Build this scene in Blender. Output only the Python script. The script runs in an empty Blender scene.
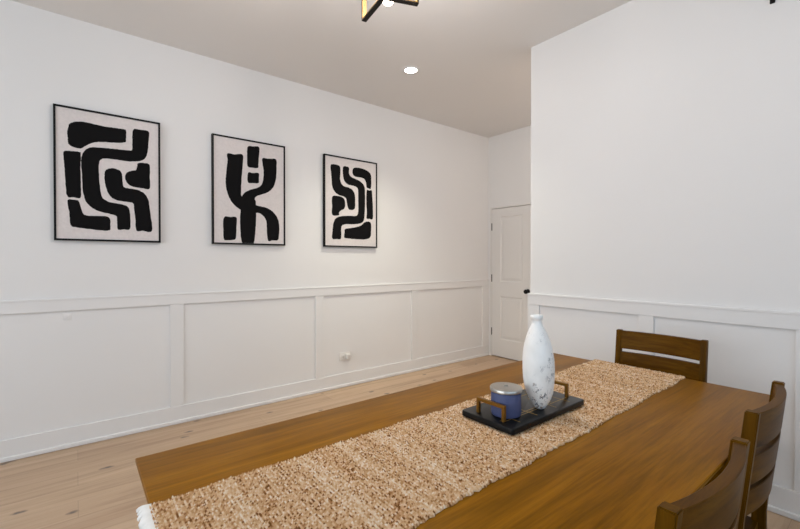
import bpy, bmesh, math, random
from mathutils import Vector, Matrix
from mathutils.geometry import tessellate_polygon
random.seed(7)
PI = math.pi
scn = bpy.context.scene
COL = scn.collection

# ------------------------------------------------------------------ materials
def lin(h):
    h = h.lstrip('#')
    v = [int(h[i:i+2], 16) / 255 for i in (0, 2, 4)]
    return tuple(c / 12.92 if c <= .04045 else ((c + .055) / 1.055) ** 2.4 for c in v) + (1,)

class NT:
    def __init__(s, name):
        s.m = bpy.data.materials.new(name); s.m.use_nodes = True
        s.t = s.m.node_tree; s.b = s.t.nodes['Principled BSDF']
    def n(s, typ, **kw):
        nd = s.t.nodes.new(typ)
        for k, v in kw.items():
            if k in nd.inputs.keys(): nd.inputs[k].default_value = v
            else: setattr(nd, k, v)
        return nd
    def l(s, a, b): s.t.links.new(a, b)
    def coords(s, scale=(1, 1, 1), src='Object'):
        tc = s.n('ShaderNodeTexCoord'); mp = s.n('ShaderNodeMapping')
        mp.inputs['Scale'].default_value = scale
        s.l(tc.outputs[src], mp.inputs['Vector']); return mp.outputs['Vector']
    def ramp(s, fac, stops):
        r = s.n('ShaderNodeValToRGB'); e = r.color_ramp.elements
        while len(e) < len(stops): e.new(0.5)
        for el, (p, c) in zip(e, stops): el.position = p; el.color = c
        s.l(fac, r.inputs['Fac']); return r.outputs['Color']
    def mix(s, fac, a, b, mode='MIX'):
        m = s.n('ShaderNodeMix'); m.data_type = 'RGBA'; m.blend_type = mode
        for sock, v in ((m.inputs[0], fac), (m.inputs[6], a), (m.inputs[7], b)):
            if hasattr(v, 'node'): s.l(v, sock)
            else: sock.default_value = v
        return m.outputs[2]
    def bump(s, h, strength=.2, dist=.002):
        b = s.n('ShaderNodeBump'); b.inputs['Strength'].default_value = strength; b.inputs['Distance'].default_value = dist
        s.l(h, b.inputs['Height']); s.l(b.outputs['Normal'], s.b.inputs['Normal'])
    def base(s, c, rough=.5, metal=0., spec=.5):
        if hasattr(c, 'node'): s.l(c, s.b.inputs['Base Color'])
        else: s.b.inputs['Base Color'].default_value = c
        s.b.inputs['Roughness'].default_value = rough; s.b.inputs['Metallic'].default_value = metal
        s.b.inputs['Specular IOR Level'].default_value = spec
        return s.m

def paint(name, hexc, rough=.6, tex=.04, spec=.3):
    k = NT(name); v = k.coords((1, 1, 1))
    nz = k.n('ShaderNodeTexNoise', Scale=180.0, Detail=3.0); k.l(v, nz.inputs['Vector'])
    big = k.n('ShaderNodeTexNoise', Scale=1.3, Detail=2.0); k.l(v, big.inputs['Vector'])
    c = lin(hexc); d = tuple(x * .985 for x in c[:3]) + (1,)
    col = k.ramp(big.outputs['Fac'], [(.3, d), (.7, c)])
    k.bump(nz.outputs['Fac'], tex, .001)
    return k.base(col, rough, 0, spec)

def plain(name, hexc, rough=.5, metal=0., spec=.5):
    k = NT(name); v = k.coords()
    nz = k.n('ShaderNodeTexNoise', Scale=60.0, Detail=3.0); k.l(v, nz.inputs['Vector'])
    c = lin(hexc)
    col = k.ramp(nz.outputs['Fac'], [(.3, tuple(x * .92 for x in c[:3]) + (1,)), (.7, c)])
    return k.base(col, rough, metal, spec)

def wood(name, dark, mid, light, axis, rough=.35, scale=1., ior=1.14):
    """stained wood, grain running along the given local axis"""
    k = NT(name)
    sc = [14. * scale] * 3; sc['xyz'.index(axis)] = 1.1 * scale
    v = k.coords(sc)
    n1 = k.n('ShaderNodeTexNoise', Scale=1.0, Detail=6.0, Roughness=.62, Distortion=.6); k.l(v, n1.inputs['Vector'])
    sc2 = [130. * scale] * 3; sc2['xyz'.index(axis)] = 5. * scale
    v2 = k.coords(sc2)
    n2 = k.n('ShaderNodeTexNoise', Scale=1.0, Detail=4.0, Roughness=.7); k.l(v2, n2.inputs['Vector'])
    c1 = k.ramp(n1.outputs['Fac'], [(.28, lin(dark)), (.5, lin(mid)), (.74, lin(light))])
    c2 = k.ramp(n2.outputs['Fac'], [(.32, (.5, .5, .5, 1)), (.58, (1, 1, 1, 1))])
    col = k.mix(.55, c1, c2, 'MULTIPLY')
    k.bump(n2.outputs['Fac'], .08, .001)
    m = k.base(col, rough, 0, .5); k.b.inputs['IOR'].default_value = ior
    return m

def floor_material():
    k = NT('light_oak_planks')
    tc = k.n('ShaderNodeTexCoord'); sep = k.n('ShaderNodeSeparateXYZ'); k.l(tc.outputs['Object'], sep.inputs[0])
    cmb = k.n('ShaderNodeCombineXYZ'); k.l(sep.outputs['Y'], cmb.inputs['X']); k.l(sep.outputs['X'], cmb.inputs['Y'])
    br = k.n('ShaderNodeTexBrick'); k.l(cmb.outputs[0], br.inputs['Vector'])
    br.offset = .37; br.offset_frequency = 2; br.squash = 1.
    for nm, val in (('Scale', 1.), ('Mortar Size', .0012), ('Mortar Smooth', .3), ('Bias', 0.), ('Brick Width', 1.9), ('Row Height', .19)):
        br.inputs[nm].default_value = val
    br.inputs['Color1'].default_value = lin('#d2b698'); br.inputs['Color2'].default_value = lin('#bd9d80'); br.inputs['Mortar'].default_value = lin('#8d755e')
    v = k.coords((16, .9, 16))
    g = k.n('ShaderNodeTexNoise', Scale=1.0, Detail=7.0, Roughness=.65, Distortion=.9); k.l(v, g.inputs['Vector'])
    gc = k.ramp(g.outputs['Fac'], [(.3, lin('#a08770')), (.5, lin('#c9b399')), (.7, lin('#dac8b2'))])
    col = k.mix(.5, br.outputs['Color'], gc, 'MULTIPLY')
    col = k.mix(.35, col, gc, 'MIX')
    kv = k.coords((6.2, 3.0, 1))
    vo = k.n('ShaderNodeTexVoronoi', Scale=1.0); vo.feature = 'F1'; k.l(kv, vo.inputs['Vector'])
    kn = k.n('ShaderNodeTexNoise', Scale=24.0, Detail=3.0); k.l(k.coords((1, 1, 1)), kn.inputs['Vector'])
    ad = k.n('ShaderNodeMath', operation='MULTIPLY_ADD'); k.l(kn.outputs['Fac'], ad.inputs[0]); ad.inputs[1].default_value = .16
    k.l(vo.outputs['Distance'], ad.inputs[2])
    kf = k.ramp(ad.outputs[0], [(.13, (1, 1, 1, 1)), (.20, (0, 0, 0, 1))])
    col = k.mix(kf, col, lin('#6f6258'))
    k.bump(br.outputs['Fac'], -.25, .002)
    return k.base(col, .42, 0, .4)

def runner_material():
    k = NT('woven_jute')
    at = k.n('ShaderNodeAttribute'); at.attribute_name = 'stitch'
    col = k.ramp(at.outputs['Fac'], [(0., lin('#7a5029')), (.14, lin('#b28255')), (.40, lin('#d2a97d')), (.64, lin('#e2c39d')), (.86, lin('#ecd9be')), (1., lin('#f5eadb'))])
    nz = k.n('ShaderNodeTexNoise', Scale=900.0, Detail=2.0); k.l(k.coords(), nz.inputs['Vector'])
    col = k.mix(.3, col, k.ramp(nz.outputs['Fac'], [(.3, (.6, .6, .6, 1)), (.6, (1, 1, 1, 1))]), 'MULTIPLY')
    k.bump(nz.outputs['Fac'], .4, .001)
    return k.base(col, .9, 0, .1)

def vase_material():
    k = NT('distressed_white_glaze')
    v = k.coords((1, 1, .55))
    n1 = k.n('ShaderNodeTexNoise', Scale=85.0, Detail=6.0, Roughness=.75); k.l(v, n1.inputs['Vector'])
    n2 = k.n('ShaderNodeTexNoise', Scale=13.0, Detail=2.0); k.l(v, n2.inputs['Vector'])
    patch = k.ramp(n2.outputs['Fac'], [(.48, (0, 0, 0, 1)), (.59, (1, 1, 1, 1))])
    fleck = k.ramp(n1.outputs['Fac'], [(.53, (0, 0, 0, 1)), (.575, (1, 1, 1, 1))])
    f = k.mix(1., patch, fleck, 'MULTIPLY')
    sep = k.n('ShaderNodeSeparateXYZ'); k.l(k.coords(), sep.inputs[0])
    mr = k.n('ShaderNodeMapRange'); k.l(sep.outputs['Z'], mr.inputs[0])
    for i_, v_ in ((1, .235), (2, .28), (3, 1.), (4, 0.)): mr.inputs[i_].default_value = v_
    f = k.mix(1., f, mr.outputs[0], 'MULTIPLY')
    n3 = k.n('ShaderNodeTexNoise', Scale=30.0, Detail=3.0); k.l(v, n3.inputs['Vector'])
    dc = k.ramp(n3.outputs['Fac'], [(.42, lin('#2f3a48')), (.56, lin('#6d7782')), (.66, lin('#7a5a40'))])
    n4 = k.n('ShaderNodeTexNoise', Scale=22.0, Detail=5.0); k.l(v, n4.inputs['Vector'])
    wc = k.ramp(n4.outputs['Fac'], [(.35, lin('#efeeea')), (.6, lin('#faf9f6'))])
    col = k.mix(f, wc, dc)
    k.bump(n1.outputs['Fac'], .15, .002)
    return k.base(col, .45, 0, .4)

def emit(name, col, strength):
    k = NT(name); k.b.inputs['Emission Color'].default_value = col; k.b.inputs['Emission Strength'].default_value = strength
    return k.base(col, .4)

M = {}
M['wall'] = paint('white_wall_paint', '#e6e4e2', .75)
M['ceiling'] = paint('white_ceiling_paint', '#e8e5e2', .85)
M['trim'] = paint('white_trim_paint', '#e5e3e1', .65, .01, .25)
M['door'] = paint('white_door_paint', '#e2dfdb', .45, .01)
M['floor'] = floor_material()
M['table'] = wood('walnut_stained_table', '#6b4503', '#8a5a08', '#a06c12', 'y', .36, 1.)
M['post'] = wood('walnut_stained_post', '#3c2603', '#5e3d06', '#78530f', 'z', .4)
M['slat'] = wood('walnut_stained_slat', '#3c2405', '#5a3908', '#724e12', 'y', .4)
M['runner'] = runner_material()
M['fringe'] = plain('white_cotton', '#f4f1ec', .9, 0, .1)
M['vase'] = vase_material()
M['black'] = plain('black_frame_lacquer', '#080707', .5, 0., .2)
M['paper'] = plain('warm_white_print_paper', '#ddd5d2', .85, 0, .15)
M['ink'] = plain('black_print_ink', '#0b0a0b', .8, 0, .15)
M['iron'] = plain('black_iron', '#0f0b08', .5, .2, .25)
M['inlay'] = plain('gold_inlay', '#b3924f', .5, .3)
M['gold'] = plain('brushed_gold', '#5a431d', .6, .5)
M['brass'] = plain('aged_brass', '#8c6426', .42, .8)
M['tray'] = plain('black_stone', '#090a0b', .32, 0., .22)
M['lid'] = plain('brushed_nickel', '#b9b5ae', .3, .9)
M['jar'] = plain('slate_blue_ceramic', '#4d557b', .55, 0., .35)
M['plate'] = plain('white_plastic', '#e4e0da', .4)
M['slot'] = plain('dark_slot', '#2a2724', .6)
M['bulb'] = emit('warm_lit_bulb', (1., .86, .66, 1), 14.)
M['lamp'] = emit('lit_downlight_lens', (1., .94, .86, 1), 18.)

# ------------------------------------------------------------------ mesh helpers
def obj(name, bm, mats, parent=None, smooth=False, loc=None):
    me = bpy.data.meshes.new(name)
    bmesh.ops.recalc_face_normals(bm, faces=bm.faces[:])
    bm.to_mesh(me); bm.free()
    for m in (mats if isinstance(mats, (list, tuple)) else [mats]): me.materials.append(m)
    if smooth:
        for p in me.polygons: p.use_smooth = True
        me.set_sharp_from_angle(angle=math.radians(40))
    o = bpy.data.objects.new(name, me); COL.objects.link(o)
    if parent: o.parent = parent
    if loc: o.location = loc
    return o

def box(bm, x0, x1, y0, y1, z0, z1, bev=0., seg=2, mi=0):
    g = bmesh.ops.create_cube(bm, size=1.)
    vs = g['verts']
    for v in vs:
        v.co = ((x0 + x1) / 2 + v.co.x * (x1 - x0), (y0 + y1) / 2 + v.co.y * (y1 - y0), (z0 + z1) / 2 + v.co.z * (z1 - z0))
    fs = list({f for v in vs for f in v.link_faces})
    for f in fs: f.material_index = mi
    if bev > 0:
        es = list({e for v in vs for e in v.link_edges})
        bmesh.ops.bevel(bm, geom=es, offset=bev, segments=seg, affect='EDGES', profile=.5)
    return bm

def bx(*a, **k): return box(bmesh.new(), *a, **k)

def lathe(bm, prof, n=48, c=(0, 0), mi=0):
    rings = []
    for r, z in prof:
        if r < 1e-6: rings.append([bm.verts.new((c[0], c[1], z))])
        else: rings.append([bm.verts.new((c[0] + r * math.cos(2 * PI * i / n), c[1] + r * math.sin(2 * PI * i / n), z)) for i in range(n)])
    for a, b in zip(rings, rings[1:]):
        for i in range(n):
            j = (i + 1) % n
            q = [a[i % len(a)], a[j % len(a)], b[j % len(b)], b[i % len(b)]]
            u = []
            for v in q:
                if v not in u: u.append(v)
            if len(u) > 2: bm.faces.new(u).material_index = mi
    return bm

def tube(bm, pts, r, n=8, mi=0):
    pts = [Vector(p) for p in pts]; rings = []
    for i, p in enumerate(pts):
        d = (pts[min(i + 1, len(pts) - 1)] - pts[max(i - 1, 0)]).normalized()
        a = d.cross(Vector((0, 0, 1)) if abs(d.z) < .9 else Vector((1, 0, 0))).normalized(); b = d.cross(a)
        rr = r[i] if isinstance(r, (list, tuple)) else r
        rings.append([bm.verts.new(p + (a * math.cos(2 * PI * k / n) + b * math.sin(2 * PI * k / n)) * rr) for k in range(n)])
    for A, B in zip(rings, rings[1:]):
        for k in range(n): bm.faces.new((A[k], A[(k + 1) % n], B[(k + 1) % n], B[k])).material_index = mi
    bm.faces.new(rings[0]); bm.faces.new(rings[-1][::-1])
    return bm

def prism_path(bm, pts, w, d0, side):
    """square bar of width w (in plane normal `side`) and depth d0 along a polyline with mitred corners"""
    side = Vector(side).normalized(); pts = [Vector(p) for p in pts]; rings = []
    for i, p in enumerate(pts):
        dirs = []
        if i > 0: dirs.append((p - pts[i - 1]).normalized())
        if i < len(pts) - 1: dirs.append((pts[i + 1] - p).normalized())
        nr = [d.cross(side).normalized() for d in dirs]
        m = (nr[0] + nr[-1]).normalized(); k = 1 / max(.3, m.dot(nr[0]))
        m = m * k * d0 / 2; s = side * w / 2
        rings.append([bm.verts.new(p + m + s), bm.verts.new(p + m - s), bm.verts.new(p - m - s), bm.verts.new(p - m + s)])
    for A, B in zip(rings, rings[1:]):
        for k in range(4): bm.faces.new((A[k], A[(k + 1) % 4], B[(k + 1) % 4], B[k]))
    bm.faces.new(rings[0]); bm.faces.new(rings[-1][::-1])
    return bm

def spline(pts, sub=5, ten=.5):
    out = []; n = len(pts)
    for i in range(n):
        p0, p1, p2, p3 = (pts[(i + k - 1) % n] for k in range(4))
        for s in range(sub):
            t = s / sub
            out.append(tuple(.5 * (2 * p1[c] + (-p0[c] + p2[c]) * t + (2 * p0[c] - 5 * p1[c] + 4 * p2[c] - p3[c]) * t * t
                                   + (-p0[c] + 3 * p1[c] - 3 * p2[c] + p3[c]) * t ** 3) for c in (0, 1)))
    return out

def tag(o, label, cat, group=None):
    o['label'] = label; o['category'] = cat
    if group: o['group'] = group
    return o

def thing(name, label, cat, loc=(0, 0, 0), rz=0., group=None):
    o = bpy.data.objects.new(name, None); COL.objects.link(o)
    o.empty_display_size = .05; o.location = loc; o.rotation_euler = (0, 0, rz)
    return tag(o, label, cat, group)

def struct(name, bm, m, parent=None, smooth=False):
    o = obj(name, bm, m, parent, smooth)
    if parent is None: o['kind'] = 'structure'
    return o

def dup(root, loc, rz, label):
    r = root.copy(); COL.objects.link(r); r.location = loc; r.rotation_euler = (0, 0, rz); r['label'] = label
    for ch in list(root.children):
        c = ch.copy(); COL.objects.link(c); c.parent = r
        for g in list(ch.children):
            d = g.copy(); COL.objects.link(d); d.parent = c
    return r

# ------------------------------------------------------------------ room shell
XL, YB, YR, XC, H = -3.711, 4.517, 2.877, -1.93, 3.033     # left wall, recess end, right wall, corner, ceiling
XE, YE = 2.6, -3.2                                          # far side and rear of the room (behind the camera)
DX0, DX1, DZ = -3.652, -2.985, 2.035                        # door opening
T = .12
XH = .4
struct('floor', bx(XL - T, XE + T, YE - T, YB + T + .5, -.1, 0), M['floor'])
struct('ceiling', bx(XL - T, XE + T, YE - T, YB + T + .5, H, H + .1), M['ceiling'])
struct('wall_left', bx(XL - T, XL, YE - T, YB + T, 0, H), M['wall'])
b = bx(XL, DX0, YB, YB + T, 0, H); box(b, DX1, XH, YB, YB + T, 0, H); box(b, DX0, DX1, YB, YB + T, DZ, H)
struct('wall_back', b, M['wall'])
struct('wall_right', bx(XC, XE + T, YR, YR + .14, 0, H), M['wall'])
struct('wall_recess', bx(XH, XH + T, YR + .14, YB + T, 0, H), M['wall'])   # far end of the short hall behind the right wall
# unseen sides of the room: a rear wall and an east wall, each with a wide daylight window
WZ0, WZ1 = .75, 2.55
def window_wall(name, ax, lo, hi, at0, at1, w0, w1):
    bm = bmesh.new()
    def seg(a, b_, z0, z1):
        if ax == 'x': box(bm, a, b_, at0, at1, z0, z1)
        else: box(bm, at0, at1, a, b_, z0, z1)
    seg(lo, w0, 0, H); seg(w1, hi, 0, H); seg(w0, w1, 0, WZ0); seg(w0, w1, WZ1, H)
    struct(name, bm, M['wall'])
RW = (-2.9, .9); EW = (-2.4, 2.0)
window_wall('wall_rear', 'x', XL, XE, YE - T, YE, *RW)
window_wall('wall_east', 'y', YE - T, YR, XE, XE + T, *EW)
def win_frame(name, ax, at, w0, w1):
    bm = bmesh.new()
    def seg(a, b_, z0, z1):
        if ax == 'x': box(bm, a, b_, at - .03, at + .03, z0, z1, .004)
        else: box(bm, at - .03, at + .03, a, b_, z0, z1, .004)
    n = 3; st = (w1 - w0) / n
    for i in range(n + 1): seg(w0 + i * st - .03, w0 + i * st + .03, WZ0, WZ1)
    seg(w0, w1, WZ0, WZ0 + .06); seg(w0, w1, WZ1 - .06, WZ1); seg(w0, w1, 1.6, 1.65)
    struct(name, bm, M['trim'])
win_frame('window_1', 'x', YE - .06, *RW); win_frame('window_2', 'y', XE + .06, *EW)

# wainscot ----------------------------------------------------------
P = .016                                                    # board thickness
ST_L = [(-3.11, -3.02), (-1.89, -1.80), (-.672, -.582), (.584, .682), (1.859, 1.953), (3.112, 3.203), (4.384, YB)]
RZ0, RZ1, BZ = .966, 1.052, .142
tn = [0]
def trim(bm, m='trim'):
    tn[0] += 1
    return struct('trim_%d' % tn[0], bm, M[m])
b = bx(XL, XL + P, YE, YB, RZ0, RZ1, .002); box(b, XL, XL + P + .004, YE, YB, RZ1 - .010, RZ1 + .004, .002); trim(b)
for y0, y1 in ST_L: trim(bx(XL, XL + P - .002, y0, y1, BZ, RZ0, .002))
b = bx(XL, XL + P, YE, YB, 0, BZ, .003); box(b, XL, XL + P + .012, YE, YB, 0, .03, .006); struct('baseboard_left', b, M['trim'])
ST_R = [(XC - P, -1.843), (-1.114, -1.026), (-.375, -.285), (.36, .45), (1.1, 1.19), (1.84, 1.93)]
b = bx(XC - P, XE, YR - P, YR, RZ0, RZ1, .002); box(b, XC - P, XE, YR - P - .004, YR, RZ1 - .010, RZ1 + .004, .002); trim(b)
for x0, x1 in ST_R: trim(bx(x0, x1, YR - P + .002, YR, BZ, RZ0, .002))
b = bx(XC - P, XE, YR - P, YR, 0, BZ, .003); box(b, XC - P, XE, YR - P - .012, YR, 0, .03, .006); struct('baseboard_right', b, M['trim'])
# return of the wainscot round the wall's end
b = bx(XC - P, XC, YR, YR + .14, RZ0, RZ1, .002); box(b, XC - P - .003, XC, YR, YR + .14, RZ1 - .010, RZ1 + .004, .001); trim(b)
trim(bx(XC - P, XC, YR, YR + .14, BZ, RZ0, .002))
struct('baseboard_recess', bx(XC - P, XC, YR, YR + .14, 0, BZ, .003), M['trim'])
struct('baseboard_back', bx(DX1 + .03, XH, YB - P, YB, 0, BZ, .003), M['trim'])

# door --------------------------------------------------------------
def door():
    bm = bmesh.new(); y0 = YB + .002; g = .003
    x0, x1, z0, z1 = DX0 + .0006, DX1 - g, .012, DZ - .006
    px0, px1 = -3.505, -3.150
    box(bm, x0, x1, y0 + .012, y0 + .04, z0, z1)
    for a in ((x0, px0, z0, z1), (px1, x1, z0, z1), (px0, px1, z0, .25), (px0, px1, .835, 1.035), (px0, px1, 1.92, z1)):
        box(bm, a[0], a[1], y0, y0 + .02, a[2], a[3])
    for za, zb in ((.25, .835), (1.035, 1.92)):              # raised and bevelled fields
        rings = []
        for ins, yy in ((0, y0), (.012, y0 + .008), (.022, y0 + .008), (.05, y0 + .003), (.055, y0 + .003)):
            rings.append([bm.verts.new(v) for v in ((px0 + ins, yy, za + ins), (px1 - ins, yy, za + ins), (px1 - ins, yy, zb - ins), (px0 + ins, yy, zb - ins))])
        for A, B in zip(rings, rings[1:]):
            for k in range(4): bm.faces.new((A[k], A[(k + 1) % 4], B[(k + 1) % 4], B[k]))
        bm.faces.new(rings[-1])
    d = struct('door_1', bm, M['door'])
    for z in (.343, 1.079, 1.786):
        h = bmesh.new(); tube(h, [(DX0 + .005, YB - .001, z - .05), (DX0 + .005, YB - .001, z + .05)], .006, 10)
        box(h, DX0 + .002, DX0 + .008, YB - .001, YB + .003, z - .045, z + .045)
        o = obj('hinge', h, M['iron'], d, True); o['label'] = 'black door hinge'
    k = bmesh.new()
    lathe(k, [(0, 0), (.03, 0), (.031, .004), (.026, .009), (.011, .012), (.010, .03), (.018, .034), (.027, .042), (.029, .052), (.026, .06), (.016, .066), (0, .068)], 32)
    bmesh.ops.rotate(k, verts=k.verts, cent=(0, 0, 0), matrix=Matrix.Rotation(PI / 2, 3, 'X'))
    bmesh.ops.translate(k, verts=k.verts, vec=(-3.068, y0, .925))
    o = obj('door_knob', k, M['iron'], d, True); o['label'] = 'round black door knob'
door()
b = bx(DX0 - .022, DX0, YB - .003, YB + T, 0, DZ + .022, .001); box(b, DX1, DX1 + .022, YB - .003, YB + T, 0, DZ + .022, .001)
box(b, DX0, DX1, YB - .003, YB + T, DZ, DZ + .022, .001); trim(b, 'door')
trim(bx(DX0, DX1, YB + .058, YB + .075, 0, DZ), 'door')      # stop behind the slab

# ------------------------------------------------------------------ framed prints
ART1 = [
  [(-239,324),(-232,348),(-209,366),(-165,378),(-101,375),(-35,370),(42,372),(86,373),(98,361),(97,296),(89,276),(32,263),(-36,256),(-83,247),(-120,227),(-147,206),(-175,185),(-219,191),(-240,210),(-243,245),(-245,289)] ,
  [(142,380),(184,390),(242,387),(244,336),(238,248),(225,189),(199,158),(162,145),(101,136),(31,139),(-27,138),(-55,126),(-67,92),(-67,-1),(-60,-94),(-46,-151),(-9,-178),(49,-187),(95,-197),(115,-225),(121,-292),(118,-370),(82,-376),(42,-376),(39,-309),(33,-279),(-10,-265),(-67,-253),(-113,-226),(-146,-183),(-162,-105),(-165,-14),(-170,77),(-166,134),(-148,176),(-111,205),(-36,213),(41,217),(101,220),(135,228),(136,291)] ,
  [(-263,152),(-219,159),(-180,161),(-171,145),(-174,53),(-172,-38),(-171,-106),(-175,-163),(-212,-164),(-246,-161),(-256,-93),(-260,19),(-265,96)] ,
  [(-246,-188),(-203,-182),(-184,-189),(-173,-231),(-163,-269),(-141,-286),(-76,-286),(-23,-285),(-4,-305),(-3,-347),(-7,-385),(-58,-390),(-123,-384),(-187,-376),(-226,-366),(-234,-326),(-237,-270)] ,
  [(-33,38),(-14,64),(21,72),(56,62),(70,35),(74,-19),(83,-59),(130,-66),(181,-75),(219,-101),(240,-148),(250,-234),(262,-378),(201,-381),(159,-378),(153,-290),(145,-218),(140,-177),(99,-168),(39,-162),(-3,-135),(-26,-78),(-35,-21)] ,
  [(172,132),(214,140),(248,128),(249,39),(247,-51),(202,-55),(140,-50),(104,-28),(90,7),(96,44),(124,67),(157,78),(166,106)] ,
]
ART2 = [
  [(-197,315),(-137,318),(-68,325),(-68,232),(-77,114),(-82,9),(-71,-48),(21,-110),(21,-169),(-49,-174),(-94,-157),(-150,-113),(-189,-48),(-209,30),(-211,98),(-202,190),(-195,259)] ,
  [(108,322),(167,327),(234,330),(239,252),(234,153),(211,77),(171,29),(117,0),(69,-20),(40,-42),(35,-85),(-2,-135),(-83,-142),(-89,-84),(-76,-43),(-48,-3),(-2,25),(57,48),(93,74),(113,126),(118,211),(108,270)] ,
  [(-83,-95),(-25,-43),(40,-60),(47,-131),(49,-226),(42,-345),(32,-429),(15,-455),(-50,-459),(-77,-444),(-88,-374),(-92,-258),(-88,-165)] ,
  [(9,-106),(80,-114),(153,-127),(215,-166),(253,-225),(265,-298),(260,-372),(250,-415),(202,-419),(160,-425),(148,-365),(145,-292),(141,-244),(116,-202),(73,-177),(33,-173)] ,
  [(-24,402),(23,415),(77,417),(77,348),(70,264),(67,230),(18,223),(-24,231),(-29,308)] ,
  [(-22,173),(22,177),(74,181),(74,133),(72,95),(22,87),(-23,91)] ,
  [(-227,-237),(-173,-229),(-122,-230),(-122,-306),(-127,-399),(-140,-423),(-195,-431),(-226,-425),(-232,-358)] ,
]
ART3 = [
  [(-249,354),(-223,374),(-171,375),(-139,361),(-134,306),(-139,235),(-123,190),(-91,166),(-36,158),(14,135),(39,90),(44,6),(36,-59),(-9,-74),(-42,-60),(-58,-3),(-69,43),(-104,61),(-158,70),(-203,100),(-231,154),(-239,245)] ,
  [(-99,367),(-63,374),(-30,362),(-31,308),(-8,275),(47,258),(110,237),(156,199),(168,127),(168,-19),(162,-117),(150,-179),(109,-208),(19,-223),(-64,-225),(-113,-242),(-126,-278),(-129,-376),(-177,-385),(-230,-380),(-227,-306),(-219,-236),(-193,-177),(-132,-149),(-37,-138),(47,-133),(75,-111),(84,-50),(81,46),(81,130),(67,169),(19,183),(-42,188),(-85,218),(-101,263),(-107,321)] ,
  [(14,354),(48,378),(119,381),(191,367),(233,343),(250,296),(244,182),(215,176),(188,188),(180,238),(156,272),(110,281),(47,282),(14,307)] ,
  [(191,149),(227,153),(256,156),(265,63),(271,-35),(268,-149),(226,-152),(188,-150),(191,-91),(185,31)] ,
  [(-229,44),(-171,57),(-118,50),(-86,25),(-78,-28),(-91,-69),(-124,-86),(-150,-111),(-156,-139),(-229,-140),(-232,-53)] ,
  [(162,-195),(206,-183),(244,-200),(247,-284),(238,-346),(197,-372),(104,-380),(-37,-375),(-89,-365),(-86,-311),(-78,-278),(-9,-263),(61,-249),(118,-229)] ,
]

def print_frame(cy, cz, w, h, art, label):
    t = thing('framed_print', label, 'picture', (XL, cy, cz), 0, 'framed abstract prints')
    f = .013; D = .034
    bm = bmesh.new()
    hw, hh = w / 2, h / 2
    for a in ((-hw, -hw + f, -hh, hh), (hw - f, hw, -hh, hh), (-hw + f, hw - f, -hh, -hh + f), (-hw + f, hw - f, hh - f, hh)):
        box(bm, .002, D, a[0], a[1], a[2], a[3])
    o = obj('frame', bm, M['black'], t); o['label'] = 'thin black frame'
    bm = bx(.004, D - .007, -hw + f, hw - f, -hh + f, hh - f)
    lim_y, lim_z = hw - f - .001, hh - f - .001
    for n, poly in enumerate(art):
        sp = spline(poly, 6)
        vs = []; flat = []
        for i, (y, z) in enumerate(sp):
            y, z = y / 1000 + random.uniform(-.0012, .0012), z / 1000 + random.uniform(-.0012, .0012)
            vs.append(bm.verts.new((D - .0062 + n * .00002, max(-lim_y, min(lim_y, y)), max(-lim_z, min(lim_z, z)))))
        for tri in tessellate_polygon([[Vector((v.co.y, v.co.z, 0)) for v in vs]]):
            try: bm.faces.new([vs[i] for i in tri]).material_index = 1
            except ValueError: pass
    obj('print', bm, [M['paper'], M['ink']], t)
    return t
print_frame(.2, 1.929, .640, .937, ART1, 'framed black and white abstract print of bent strokes, leftmost of three on the wall')
print_frame(1.22, 1.926, .640, .930, ART2, 'middle framed black and white abstract print with branching stroke like a letter K')
print_frame(2.271, 1.926, .648, .930, ART3, 'framed black and white abstract print nearest the door, rightmost of the three')

# ------------------------------------------------------------------ wall fittings
t = thing('wall_outlet', 'white horizontal wall outlet low on the panelled wall, third panel from the left', 'outlet', (XL, 2.200, .316))
b = bx(0, .006, -.064, .064, -.042, .042, .003)
obj('cover_plate', b, M['plate'], t, True)
for s in (-1, 1):
    b = bx(.004, .0085, s * .02 - .0145, s * .02 + .0145, -.017, .017, .004)
    r = obj('socket', b, M['plate'], t, True)
    b = bmesh.new()
    for q in (-.006, .006): box(b, .008, .0088, s * .02 - .004, s * .02 + .004, q - .001, q + .001)
    box(b, .008, .0088, s * .02 + .007, s * .02 + .010, -.002, .002)
    obj('slot', b, M['slot'], r)
b = bx(.0086, .044, -.0, .05, -.03, .026, .008, 3); o = obj('plug', b, M['plate'], t, True); o['label'] = 'white plug in the right socket'
t = thing('wall_switch', 'tiny white wall plate just under the rail at far left', 'switch', (XL, -.052, .925))
b = bx(0, .003, -.022, .022, -.026, .026, .001); obj('cover_plate', b, M['trim'], t, True)
b = bx(.0025, .0045, -.007, .007, -.012, .012, .0008); obj('toggle', b, M['trim'], t, True)

# curtain rod end by the ceiling at the far right
t = thing('curtain_rod', 'black curtain rod bracket high on the right wall, cut by the picture edge', 'curtain rod', (-.474, YR, 2.70))
b = bx(-.0105, .0105, -.012, 0, -.030, .09, .002); box(b, -.008, .008, -.085, -.01, .02, .036, .002); obj('bracket', b, M['iron'], t)
b = bmesh.new(); tube(b, [(-.05, -.085, .05), (2.3, -.085, .05)], .011, 16); obj('rod', b, M['iron'], t, True)
b = lathe(bmesh.new(), [(0, 0), (.02, .004), (.022, .02), (.012, .03), (.011, .036)], 24)
bmesh.ops.rotate(b, verts=b.verts, cent=(0, 0, 0), matrix=Matrix.Rotation(PI / 2, 3, 'Y'))
bmesh.ops.translate(b, verts=b.verts, vec=(-.08, -.085, .05)); obj('finial', b, M['iron'], t, True)

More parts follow.
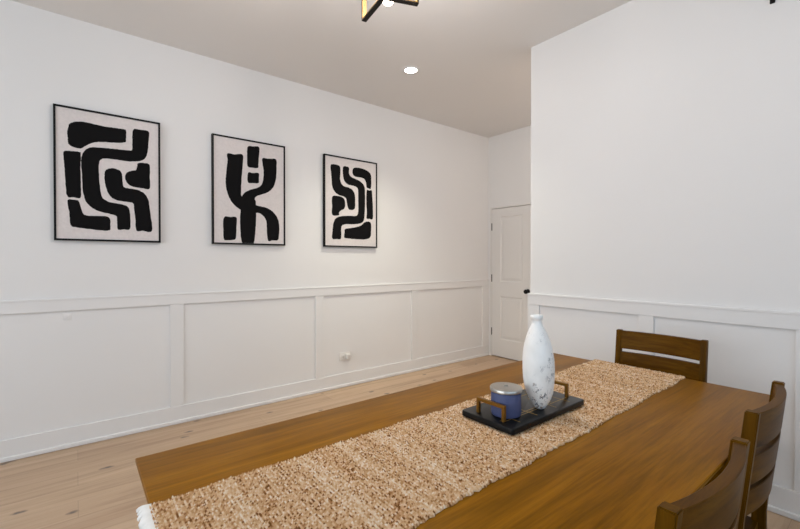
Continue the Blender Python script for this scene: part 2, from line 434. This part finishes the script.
# ------------------------------------------------------------------ ceiling lights
def downlight(x, y, label):
    t = thing('recessed_downlight', label, 'ceiling light', (x, y, H))
    b = lathe(bmesh.new(), [(.053, -.001), (.056, -.006), (.080, -.004), (.085, 0)], 48); obj('trim_ring', b, M['trim'], t, True)
    b = lathe(bmesh.new(), [(0, -.004), (.040, -.0035), (.0535, -.002)], 48); obj('lens', b, M['lamp'], t, True)
    return t
downlight(-2.827, 2.367, 'round lit recessed downlight in the ceiling near the recess with the door')

C0 = Vector((-1.494, 1.087)); dA = Vector((-.202, .031)); dB = Vector((.059, .151)).normalized() * .165
def chandelier():
    t = thing('ceiling_light', 'black and gold ceiling light of crossed open frames with lit bulb', 'ceiling light', (C0.x, C0.y, 2.5))
    top = .40
    for d, dz in ((dA, 0.), (dB, .0)):
        u = Vector((d.x, d.y, 0)); side = Vector((-d.y, d.x, 0)).normalized()
        zb, zt = dz, top - dz
        e = .006
        for nm, off, m in (('outer_frame', 0., 'iron'), ('inner_lining', .0045, 'gold')):
            un = u.normalized()
            L = u.length - off
            b = bmesh.new()
            pts = [un * L + Vector((0, 0, zb + off)), un * L + Vector((0, 0, zt - off)), -un * L + Vector((0, 0, zt - off)), -un * L + Vector((0, 0, zb + off))]
            w = .024 if off == 0 else .0225
            # closed loop of flat band
            rings = []
            for p in pts:
                sx = 1 if p.dot(un) > 0 else -1; sz = 1 if p.z > (zb + zt) / 2 else -1
                dv = (un * sx + Vector((0, 0, sz))) * (.002 if off == 0 else .0025)
                rings.append([b.verts.new(p + dv + side * w / 2), b.verts.new(p + dv - side * w / 2), b.verts.new(p - dv - side * w / 2), b.verts.new(p - dv + side * w / 2)])
            for i in range(4):
                A, B = rings[i], rings[(i + 1) % 4]
                for k in range(4): b.faces.new((A[k], A[(k + 1) % 4], B[(k + 1) % 4], B[k]))
            o = obj(nm, b, M[m], t)
            o['label'] = 'black outer band' if m == 'iron' else 'gold inner face of the band'
    b = lathe(bmesh.new(), [(0, .533), (.06, .533), (.06, .515), (.05, .508), (.009, .506), (.009, .20), (.03, .195), (.03, .165), (0, .163)], 32)
    obj('stem', b, M['iron'], t, True)
    base = Vector((-.030, .050))
    for k in (0, 2):
        a = k * PI / 2; x = base.x * math.cos(a) - base.y * math.sin(a); y = base.x * math.sin(a) + base.y * math.cos(a)
        b = bmesh.new(); tube(b, [(x * .3, y * .3, .182), (x * .75, y * .75, .176), (x, y, .155), (x, y, .105)], .006, 8)
        lathe(b, [(0, .135), (.015, .133), (.016, .09), (0, .088)], 20, (x, y))
        s = obj('socket_arm', b, M['iron'], t, True)
        b = lathe(bmesh.new(), [(0, 0), (.012, .003), (.022, .011), (.029, .024), (.030, .035), (.026, .05), (.018, .068), (.013, .085), (.0125, .094)], 28, (x, y))
        o = obj('bulb', b, M['bulb'], s, True); o['label'] = 'lit warm white bulb'
    return t
chandelier()

# ------------------------------------------------------------------ dining table
TX0, TX1, TY0, TY1, TZ = -1.330, -.318, .124, 2.203, .775
def table():
    cx, cy = (TX0 + TX1) / 2, (TY0 + TY1) / 2
    t = thing('dining_table', 'long walnut brown wooden dining table under the woven runner', 'table', (cx, cy, 0))
    hx, hy = (TX1 - TX0) / 2, (TY1 - TY0) / 2
    b = bmesh.new(); rings = []
    for ins, z in ((.045, TZ - .042), (.0015, TZ - .013), (0, TZ - .011), (0, TZ - .003), (.001, TZ - .001), (.003, TZ)):
        rings.append([b.verts.new((sx * (hx - ins), sy * (hy - ins), z)) for sx, sy in ((-1, -1), (1, -1), (1, 1), (-1, 1))])
    for A, B in zip(rings, rings[1:]):
        for k in range(4): b.faces.new((A[k], A[(k + 1) % 4], B[(k + 1) % 4], B[k]))
    b.faces.new(rings[0]); b.faces.new(rings[-1])
    obj('tabletop', b, M['table'], t, True)
    for y in (-.72, .70):                                    # broad slab legs joined by a stretcher
        b = bmesh.new()
        rings = []
        for z, w in ((.05, .40), (.40, .41), (TZ - .075, .43), (TZ - .042, .43)):
            rings.append([b.verts.new((sx * w, y + sy * .032, z)) for sx, sy in ((-1, -1), (1, -1), (1, 1), (-1, 1))])
        for A, B in zip(rings, rings[1:]):
            for k in range(4): b.faces.new((A[k], A[(k + 1) % 4], B[(k + 1) % 4], B[k]))
        b.faces.new(rings[0]); b.faces.new(rings[-1])
        box(b, -.42, .42, y - .045, y + .045, 0, .055, .004)
        obj('leg', b, M['table'], t)
    obj('stretcher', bx(-.03, .03, -.69, .67, .16, .25, .003), M['table'], t)
table()

# ------------------------------------------------------------------ chairs
BOW = .026
def make_chair(label):
    t = thing('dining_chair', label, 'chair', (0, 0, 0), 0, 'walnut dining chairs')
    W = .212                                                # half of the outer width
    prof = [(.262, 0., .030), (.222, .22, .034), (.180, .44, .038), (.181, .50, .036), (.1950, .65, .032), (.2120, .80, .030), (.2255, .93, .029)]
    def cx(z):
        for (a, z0, _), (b_, z1, _) in zip(prof, prof[1:]):
            if z <= z1: return a + (b_ - a) * (z - z0) / (z1 - z0)
        return prof[-1][0]
    for s in (-1, 1):                                        # rear legs run up as back posts
        b = bmesh.new(); rings = []
        for x, z, d in prof:
            y0, y1 = s * W, s * (W - .027)
            rings.append([b.verts.new(v) for v in ((x - d / 2, y0, z), (x + d / 2, y0, z), (x + d / 2, y1, z), (x - d / 2, y1, z))])
        for A, B in zip(rings, rings[1:]):
            for k in range(4): b.faces.new((A[k], A[(k + 1) % 4], B[(k + 1) % 4], B[k]))
        b.faces.new(rings[0]); b.faces.new(rings[-1])
        bmesh.ops.recalc_face_normals(b, faces=b.faces[:])
        es = [e for e in b.edges if not (abs(e.verts[0].co.z - e.verts[1].co.z) < 1e-5 and .01 < e.verts[0].co.z < .92)]
        bmesh.ops.bevel(b, geom=es, offset=.0025, segments=2, affect='EDGES')
        obj('back_post', b, M['post'], t, True)
    for z0, z1 in ((.828, .926), (.728, .810), (.640, .714)):  # three curved slats
        b = bmesh.new(); n = 20; cols = []
        for i in range(n + 1):
            u = -1 + 2 * i / n; y = u * (W - .02); bow = BOW * (1 - u * u)
            c = []
            for z, dx in ((z0 + .002, -.0115), (z0, -.0095), (z0, .0095), (z0 + .002, .0115), (z1 - .002, .0115), (z1, .0095), (z1, -.0095), (z1 - .002, -.0115)):
                c.append(b.verts.new((cx(z) + bow + dx, y, z)))
            cols.append(c)
        for A, B in zip(cols, cols[1:]):
            for k in range(8): b.faces.new((A[k], A[(k + 1) % 8], B[(k + 1) % 8], B[k]))
        b.faces.new(cols[0]); b.faces.new(cols[-1])
        obj('back_slat', b, M['slat'], t, True)
    b = bmesh.new()                                          # seat, slightly dished
    nx, ny = 14, 14
    def seat_z(u, v): return .462 - .010 * max(0, 1 - u * u) * max(0, 1 - v * v)
    topv, botv = {}, {}
    for i in range(nx + 1):
        for j in range(ny + 1):
            u, v = -1 + 2 * i / nx, -1 + 2 * j / ny
            hw = .212 - .012 * (u + 1) / 2
            x = -.015 + .195 * u - .012 * (1 - v * v) * (1 if u < -.99 else 0)
            y = v * hw
            topv[i, j] = b.verts.new((x, y, seat_z(u, v))); botv[i, j] = b.verts.new((x, y, .437))
    for i in range(nx):
        for j in range(ny):
            b.faces.new((topv[i, j], topv[i + 1, j], topv[i + 1, j + 1], topv[i, j + 1]))
            b.faces.new((botv[i, j], botv[i, j + 1], botv[i + 1, j + 1], botv[i + 1, j]))
    for i in range(nx):
        for j in (0, ny): b.faces.new((topv[i, j], topv[i + 1, j], botv[i + 1, j], botv[i, j]))
    for j in range(ny):
        for i in (0, nx): b.faces.new((topv[i, j], topv[i, j + 1], botv[i, j + 1], botv[i, j]))
    obj('seat', b, M['slat'], t, True)
    b = bmesh.new()
    box(b, -.17, .165, -.180, -.160, .375, .437, .002); box(b, -.17, .165, .160, .180, .375, .437, .002); box(b, -.185, -.165, -.160, .160, .375, .437, .002); box(b, .150, .168, -.160, .160, .375, .437, .002)
    obj('seat_rail', b, M['slat'], t)
    for s in (-1, 1):
        b = bmesh.new(); rings = []
        for z, r in ((0, .0135), (.437, .018)):
            rings.append([b.verts.new((-.178 + a * r, s * .178 + c * r, z)) for a, c in ((-1, -1), (1, -1), (1, 1), (-1, 1))])
        for k in range(4): b.faces.new((rings[0][k], rings[0][(k + 1) % 4], rings[1][(k + 1) % 4], rings[1][k]))
        b.faces.new(rings[0]); b.faces.new(rings[1])
        bmesh.ops.bevel(b, geom=b.edges[:], offset=.002, segments=1, affect='EDGES')
        obj('leg', b, M['post'], t)
    return t
ch = make_chair('walnut dining chair closest to the camera, curved slatted back at lower right')
ch.location = (-.4600, .932, 0); ch.rotation_euler = (0, 0, -.010)
dup(ch, (-.488, 1.556, 0), .03, 'walnut dining chair beside the nearest one, its curved back against the right wall')
dup(ch, (-.835, 2.180, 0), PI / 2, 'walnut dining chair at the far head of the table, behind the runner')

# ------------------------------------------------------------------ woven runner
def runner():
    t = thing('table_runner', 'woven jute table runner in natural tan with paler bands along the table', 'table runner', (-.85, 1.16, TZ))
    rs, cs, sub = .0046, .0050, 3
    Y0, Y1, over = TY0 - .003, TY1 + .003, .05
    L = Y1 - Y0
    rows = int((L + over) / rs); ncol = int(.42 / cs)
    rnd = random.Random(3)
    # one colour value per stitch, with paler and redder bands of rows
    val = []; hgt = []
    band = 0.; left = 0
    for r in range(rows + 1):
        if left <= 0:
            left = rnd.choice((2, 3, 4, 6, 8, 11)); band = rnd.choice((-.10, -.05, 0, .05))
        left -= 1
        pale = .13 if any(abs(r * rs - c) < h for c, h in ((.16, .014), (.355, .018), (.475, .012), (.60, .022), (.95, .012), (1.36, .016), (1.62, .012), (1.95, .014))) else 0.
        drift = 0; rv = []; hv = []
        for c in range(ncol + 2):
            drift = .8 * drift + rnd.gauss(0, .035)
            rv.append(min(1, max(0, (.46 if r % 2 else .62) + band * .6 + pale + drift + rnd.gauss(0, .21 if not pale else .2) - (.5 if rnd.random() < (.15 if not pale else .08) else 0)))); hv.append(rnd.uniform(.6, 1.15))
        val.append(rv); hgt.append(hv)
    bb = [(-.9, .62), (-.4, .5)]
    nv = rows * sub + 1; nu = ncol * sub + 1
    edgeL = [rnd.uniform(-.0035, .003) for _ in range(rows // 2 + 3)]; edgeR = [rnd.uniform(-.004, .004) for _ in range(rows // 2 + 3)]
    def wob(a, s):
        i = int(s); f = s - i
        f = f * f * (3 - 2 * f)
        return a[i] * (1 - f) + a[i + 1] * f
    verts = []; vals = []
    ox, oy = -.85, 1.16
    for a in range(nv):
        s = a * rs / sub; r = min(rows - 1, a // sub); fr = (a % sub) / sub
        cen = -.8345 - .0148 * s
        xl = -.2105 + wob(edgeL, s / rs / 2.) + .003 * math.sin(s * 23); xr = .2105 + wob(edgeR, s / rs / 2.) + .003 * math.sin(s * 17 + 1)
        for k in range(nu):
            u = k / sub + (.5 if r % 2 else 0)
            c = int(u); fc = u - c
            q = math.sin(PI * (fr + .5 / sub)) ** .7 * (.25 + .75 * math.sin(PI * (fc + .001)) ** .8)
            if k in (0, nu - 1): q = 0
            z = .0025 + .0075 * q * hgt[r][c]
            if k in (0, nu - 1): z = .001
            x = cen + xl + (xr - xl) * k / (nu - 1)
            y = Y0 + s; zz = TZ + z
            if y > Y1:                                       # drop over the far end
                dn = y - Y1; ang = min(1, dn / .012) * PI / 2
                y = Y1 + .004 * math.sin(ang) + z * math.sin(ang); zz = TZ - max(0, dn - .004) + z * math.cos(ang)
            verts.append((x - ox, y - oy, zz - TZ)); vals.append(val[r][c])
    faces = [(a * nu + k, a * nu + k + 1, (a + 1) * nu + k + 1, (a + 1) * nu + k) for a in range(nv - 1) for k in range(nu - 1)]
    me = bpy.data.meshes.new('woven_body'); me.from_pydata(verts, [], faces); me.update()
    at = me.attributes.new('stitch', 'FLOAT', 'POINT'); at.data.foreach_set('value', vals)
    me.materials.append(M['runner'])
    me.polygons.foreach_set('use_smooth', [True] * len(me.polygons))
    o = bpy.data.objects.new('woven_body', me); COL.objects.link(o); o.parent = t
    # white cotton fringe hanging over the near end, and at the far drop
    b = bmesh.new(); n = 190
    for i in range(n):
        x = -.8345 - ox - .213 + .426 * (i + .5) / n + rnd.uniform(-.001, .001)
        y = Y0 - oy; ln = rnd.uniform(.003, .009); sp = rnd.uniform(.0, .005); sx = rnd.uniform(-.004, .004) - (.006 if i < 6 else 0)
        tube(b, [(x, y + .006, .0045), (x, y - .005, .0055), (x + sx * .5, y - .011, .0035), (x + sx, y - .015 - sp * .6, .001 - ln * .3), (x + sx * 1.4, y - .018 - sp, -ln)],
             [.0014, .0019, .002, .0021, .0013], 5)
    f = obj('fringe', b, M['fringe'], t, True); f['label'] = 'white cotton fringe'
runner()

# ------------------------------------------------------------------ tray, jar and vase
RT = TZ + .0112                                              # top of the runner
TCX, TCY = -.861, 1.253
def tray():
    t = thing('serving_tray', 'black serving tray with brass handles lying on the woven runner', 'tray', (TCX, TCY, RT))
    hx, hy, th = .107, .219, .019
    b = bmesh.new(); rings = []
    for ins, z in ((.002, 0), (0, .002), (0, th - .003), (.001, th - .001), (.003, th)):
        rg = []
        for sx, sy, a0 in ((1, 1, 0), (-1, 1, 90), (-1, -1, 180), (1, -1, 270)):
            for k in range(7):
                a = math.radians(a0 + 15 * k); r = .013 - ins
                rg.append(b.verts.new((sx * (hx - .013) + r * math.cos(a), sy * (hy - .013) + r * math.sin(a), z)))
        rings.append(rg)
    for A, B in zip(rings, rings[1:]):
        for k in range(len(A)): b.faces.new((A[k], A[(k + 1) % len(A)], B[(k + 1) % len(A)], B[k]))
    b.faces.new(rings[0]); b.faces.new(rings[-1])
    obj('board', b, M['tray'], t, True)
    b = bmesh.new(); w = .0011
    for x in (.052, .040): box(b, x - w, x + w, -.195, .205 if x > .05 else .1, th - .001, th + .0003)
    for y in (-.15, -.055, .06, .15): box(b, .01 if y < 0 else -.03, .085, y - w, y + w, th - .001, th + .00035)
    box(b, -.062 - w, -.062 + w, -.02, .2, th - .001, th + .0003); box(b, -.085, -.02, .12 - w, .12 + w, th - .001, th + .00035)
    o = obj('inlay', b, M['inlay'], t); o['label'] = 'thin gold inlay lines'
    for y in (-.188, .190):
        b = bmesh.new(); h = .046
        prism_path(b, [(-.054, y, th), (-.054, y, th + h), (.050, y, th + h), (.050, y, th)], .012, .011, (0, 1, 0))
        bmesh.ops.recalc_face_normals(b, faces=b.faces[:])
        bmesh.ops.bevel(b, geom=b.edges[:], offset=.001, segments=1, affect='EDGES')
        o = obj('handle', b, M['brass'], t); o['label'] = 'square brass handle'
    return RT + th
TT = tray()
t = thing('lidded_jar', 'slate blue candle jar with silver lid beside the vase on the tray', 'jar', (-.847, 1.124, TT + .0005))
b = lathe(bmesh.new(), [(0, 0), (.044, 0), (.0475, .002), (.049, .006), (.049, .076), (.0475, .078), (0, .078)], 64); obj('body', b, M['jar'], t, True)
b = lathe(bmesh.new(), [(0, .0785), (.051, .0785), (.0527, .0805), (.0527, .089), (.051, .0915), (.046, .0922), (.012, .093), (.006, .094), (0, .0945)], 64)
o = obj('lid', b, M['lid'], t, True); o['label'] = 'flat silver lid'
b = lathe(bmesh.new(), [(0, .094), (.006, .0942), (.0065, .098), (.004, .100), (0, .1003)], 24); obj('lid_knob', b, M['lid'], o, True)

def vase():
    t = thing('vase', 'tall white distressed vase with a narrow neck standing on the tray', 'vase', (-.8065, 1.2605, TT + .0008))
    prof = [(0, 0), (.013, 0), (.018, .003), (.027, .016), (.0385, .036), (.0465, .055), (.0515, .078), (.0545, .105), (.056, .135), (.0555, .165), (.053, .192), (.048, .218), (.0415, .241), (.034, .261),
            (.026, .278), (.0195, .290), (.0168, .297), (.0163, .303), (.0175, .308), (.0208, .312), (.0220, .317), (.0214, .322), (.0188, .325), (.0150, .324), (.0130, .318), (.0120, .302), (.012, .285), (0, .283)]
    b = lathe(bmesh.new(), prof, 64)
    for v in b.verts:
        z = v.co.z; k = -.040 * z
        a = math.atan2(v.co.y, v.co.x)
        r = 1 if z > .275 else 1 + .012 * math.sin(3 * a + z * 30) + .008 * math.sin(7 * a - z * 60)
        r *= .955; v.co.x = v.co.x * r + .621 * k; v.co.y = v.co.y * r + .784 * k
    obj('body', b, M['vase'], t, True)
vase()

# ------------------------------------------------------------------ camera
cam = bpy.data.cameras.new('camera'); cam.sensor_fit = 'HORIZONTAL'; cam.sensor_width = 36.; cam.lens = 408.2 / 800 * 36; cam.clip_start = .02
co = bpy.data.objects.new('camera', cam); COL.objects.link(co)
co.location = (0, 0, 1.318); co.rotation_euler = (PI / 2 - .0091, 0, .9005)
scn.camera = co

# ------------------------------------------------------------------ light
def area(name, loc, rot, sx, sy, rgb):
    l = bpy.data.lights.new(name, 'AREA'); l.shape = 'RECTANGLE'; l.size = sx; l.size_y = sy
    m = max(max(rgb), 1e-6); l.energy = m; l.color = [c / m for c in rgb]
    o = bpy.data.objects.new(name, l); COL.objects.link(o); o.location = loc; o.rotation_euler = rot; return o
def lamp(name, kind, loc, rgb, r=.05):
    l = bpy.data.lights.new(name, kind); m = max(max(rgb), 1e-6); l.energy = m; l.color = [c / m for c in rgb]; l.shadow_soft_size = r
    if kind == 'SPOT': l.spot_size = 2.0; l.spot_blend = 1.
    o = bpy.data.objects.new(name, l); COL.objects.link(o); o.location = loc; return o
zc = (WZ0 + WZ1) / 2
LP = dict(rear=(83, 91, 101), east=(32, 42, 55), d0=(110, 107, 88), hall=(31, 28.4, 26.5), bulb=(57, 54, 53), world=(.16, .23, .2))  #@LP
# daylight just outside the two windows behind the camera
area('rear_daylight', ((RW[0] + RW[1]) / 2, YE - .2, zc), (PI / 2, 0, 0), RW[1] - RW[0], WZ1 - WZ0, LP['rear'])
area('east_daylight', (XE + .2, (EW[0] + EW[1]) / 2, zc), (PI / 2, 0, PI / 2), EW[1] - EW[0], WZ1 - WZ0, LP['east'])
# the ceiling's downlight, and an added, unseen fill in the hall brightening the recess
lamp('downlight_lamp', 'SPOT', (-2.827, 2.367, H - .02), LP['d0'])
lamp('recess_fill', 'POINT', (-1.1, 3.75, H - .15), LP['hall'])
lamp('bulb_glow', 'POINT', (C0.x + .02, C0.y - .03, 2.56), LP['bulb'], .09)

w = bpy.data.worlds.new('world'); scn.world = w; w.use_nodes = True
bg = w.node_tree.nodes['Background']; bg.inputs['Color'].default_value = tuple(LP['world']) + (1,); bg.inputs['Strength'].default_value = 1.0
vs = scn.view_settings
vs.view_transform = 'Standard'; vs.look = 'None'; vs.exposure = -.07; vs.gamma = 1.; vs.use_curve_mapping = False
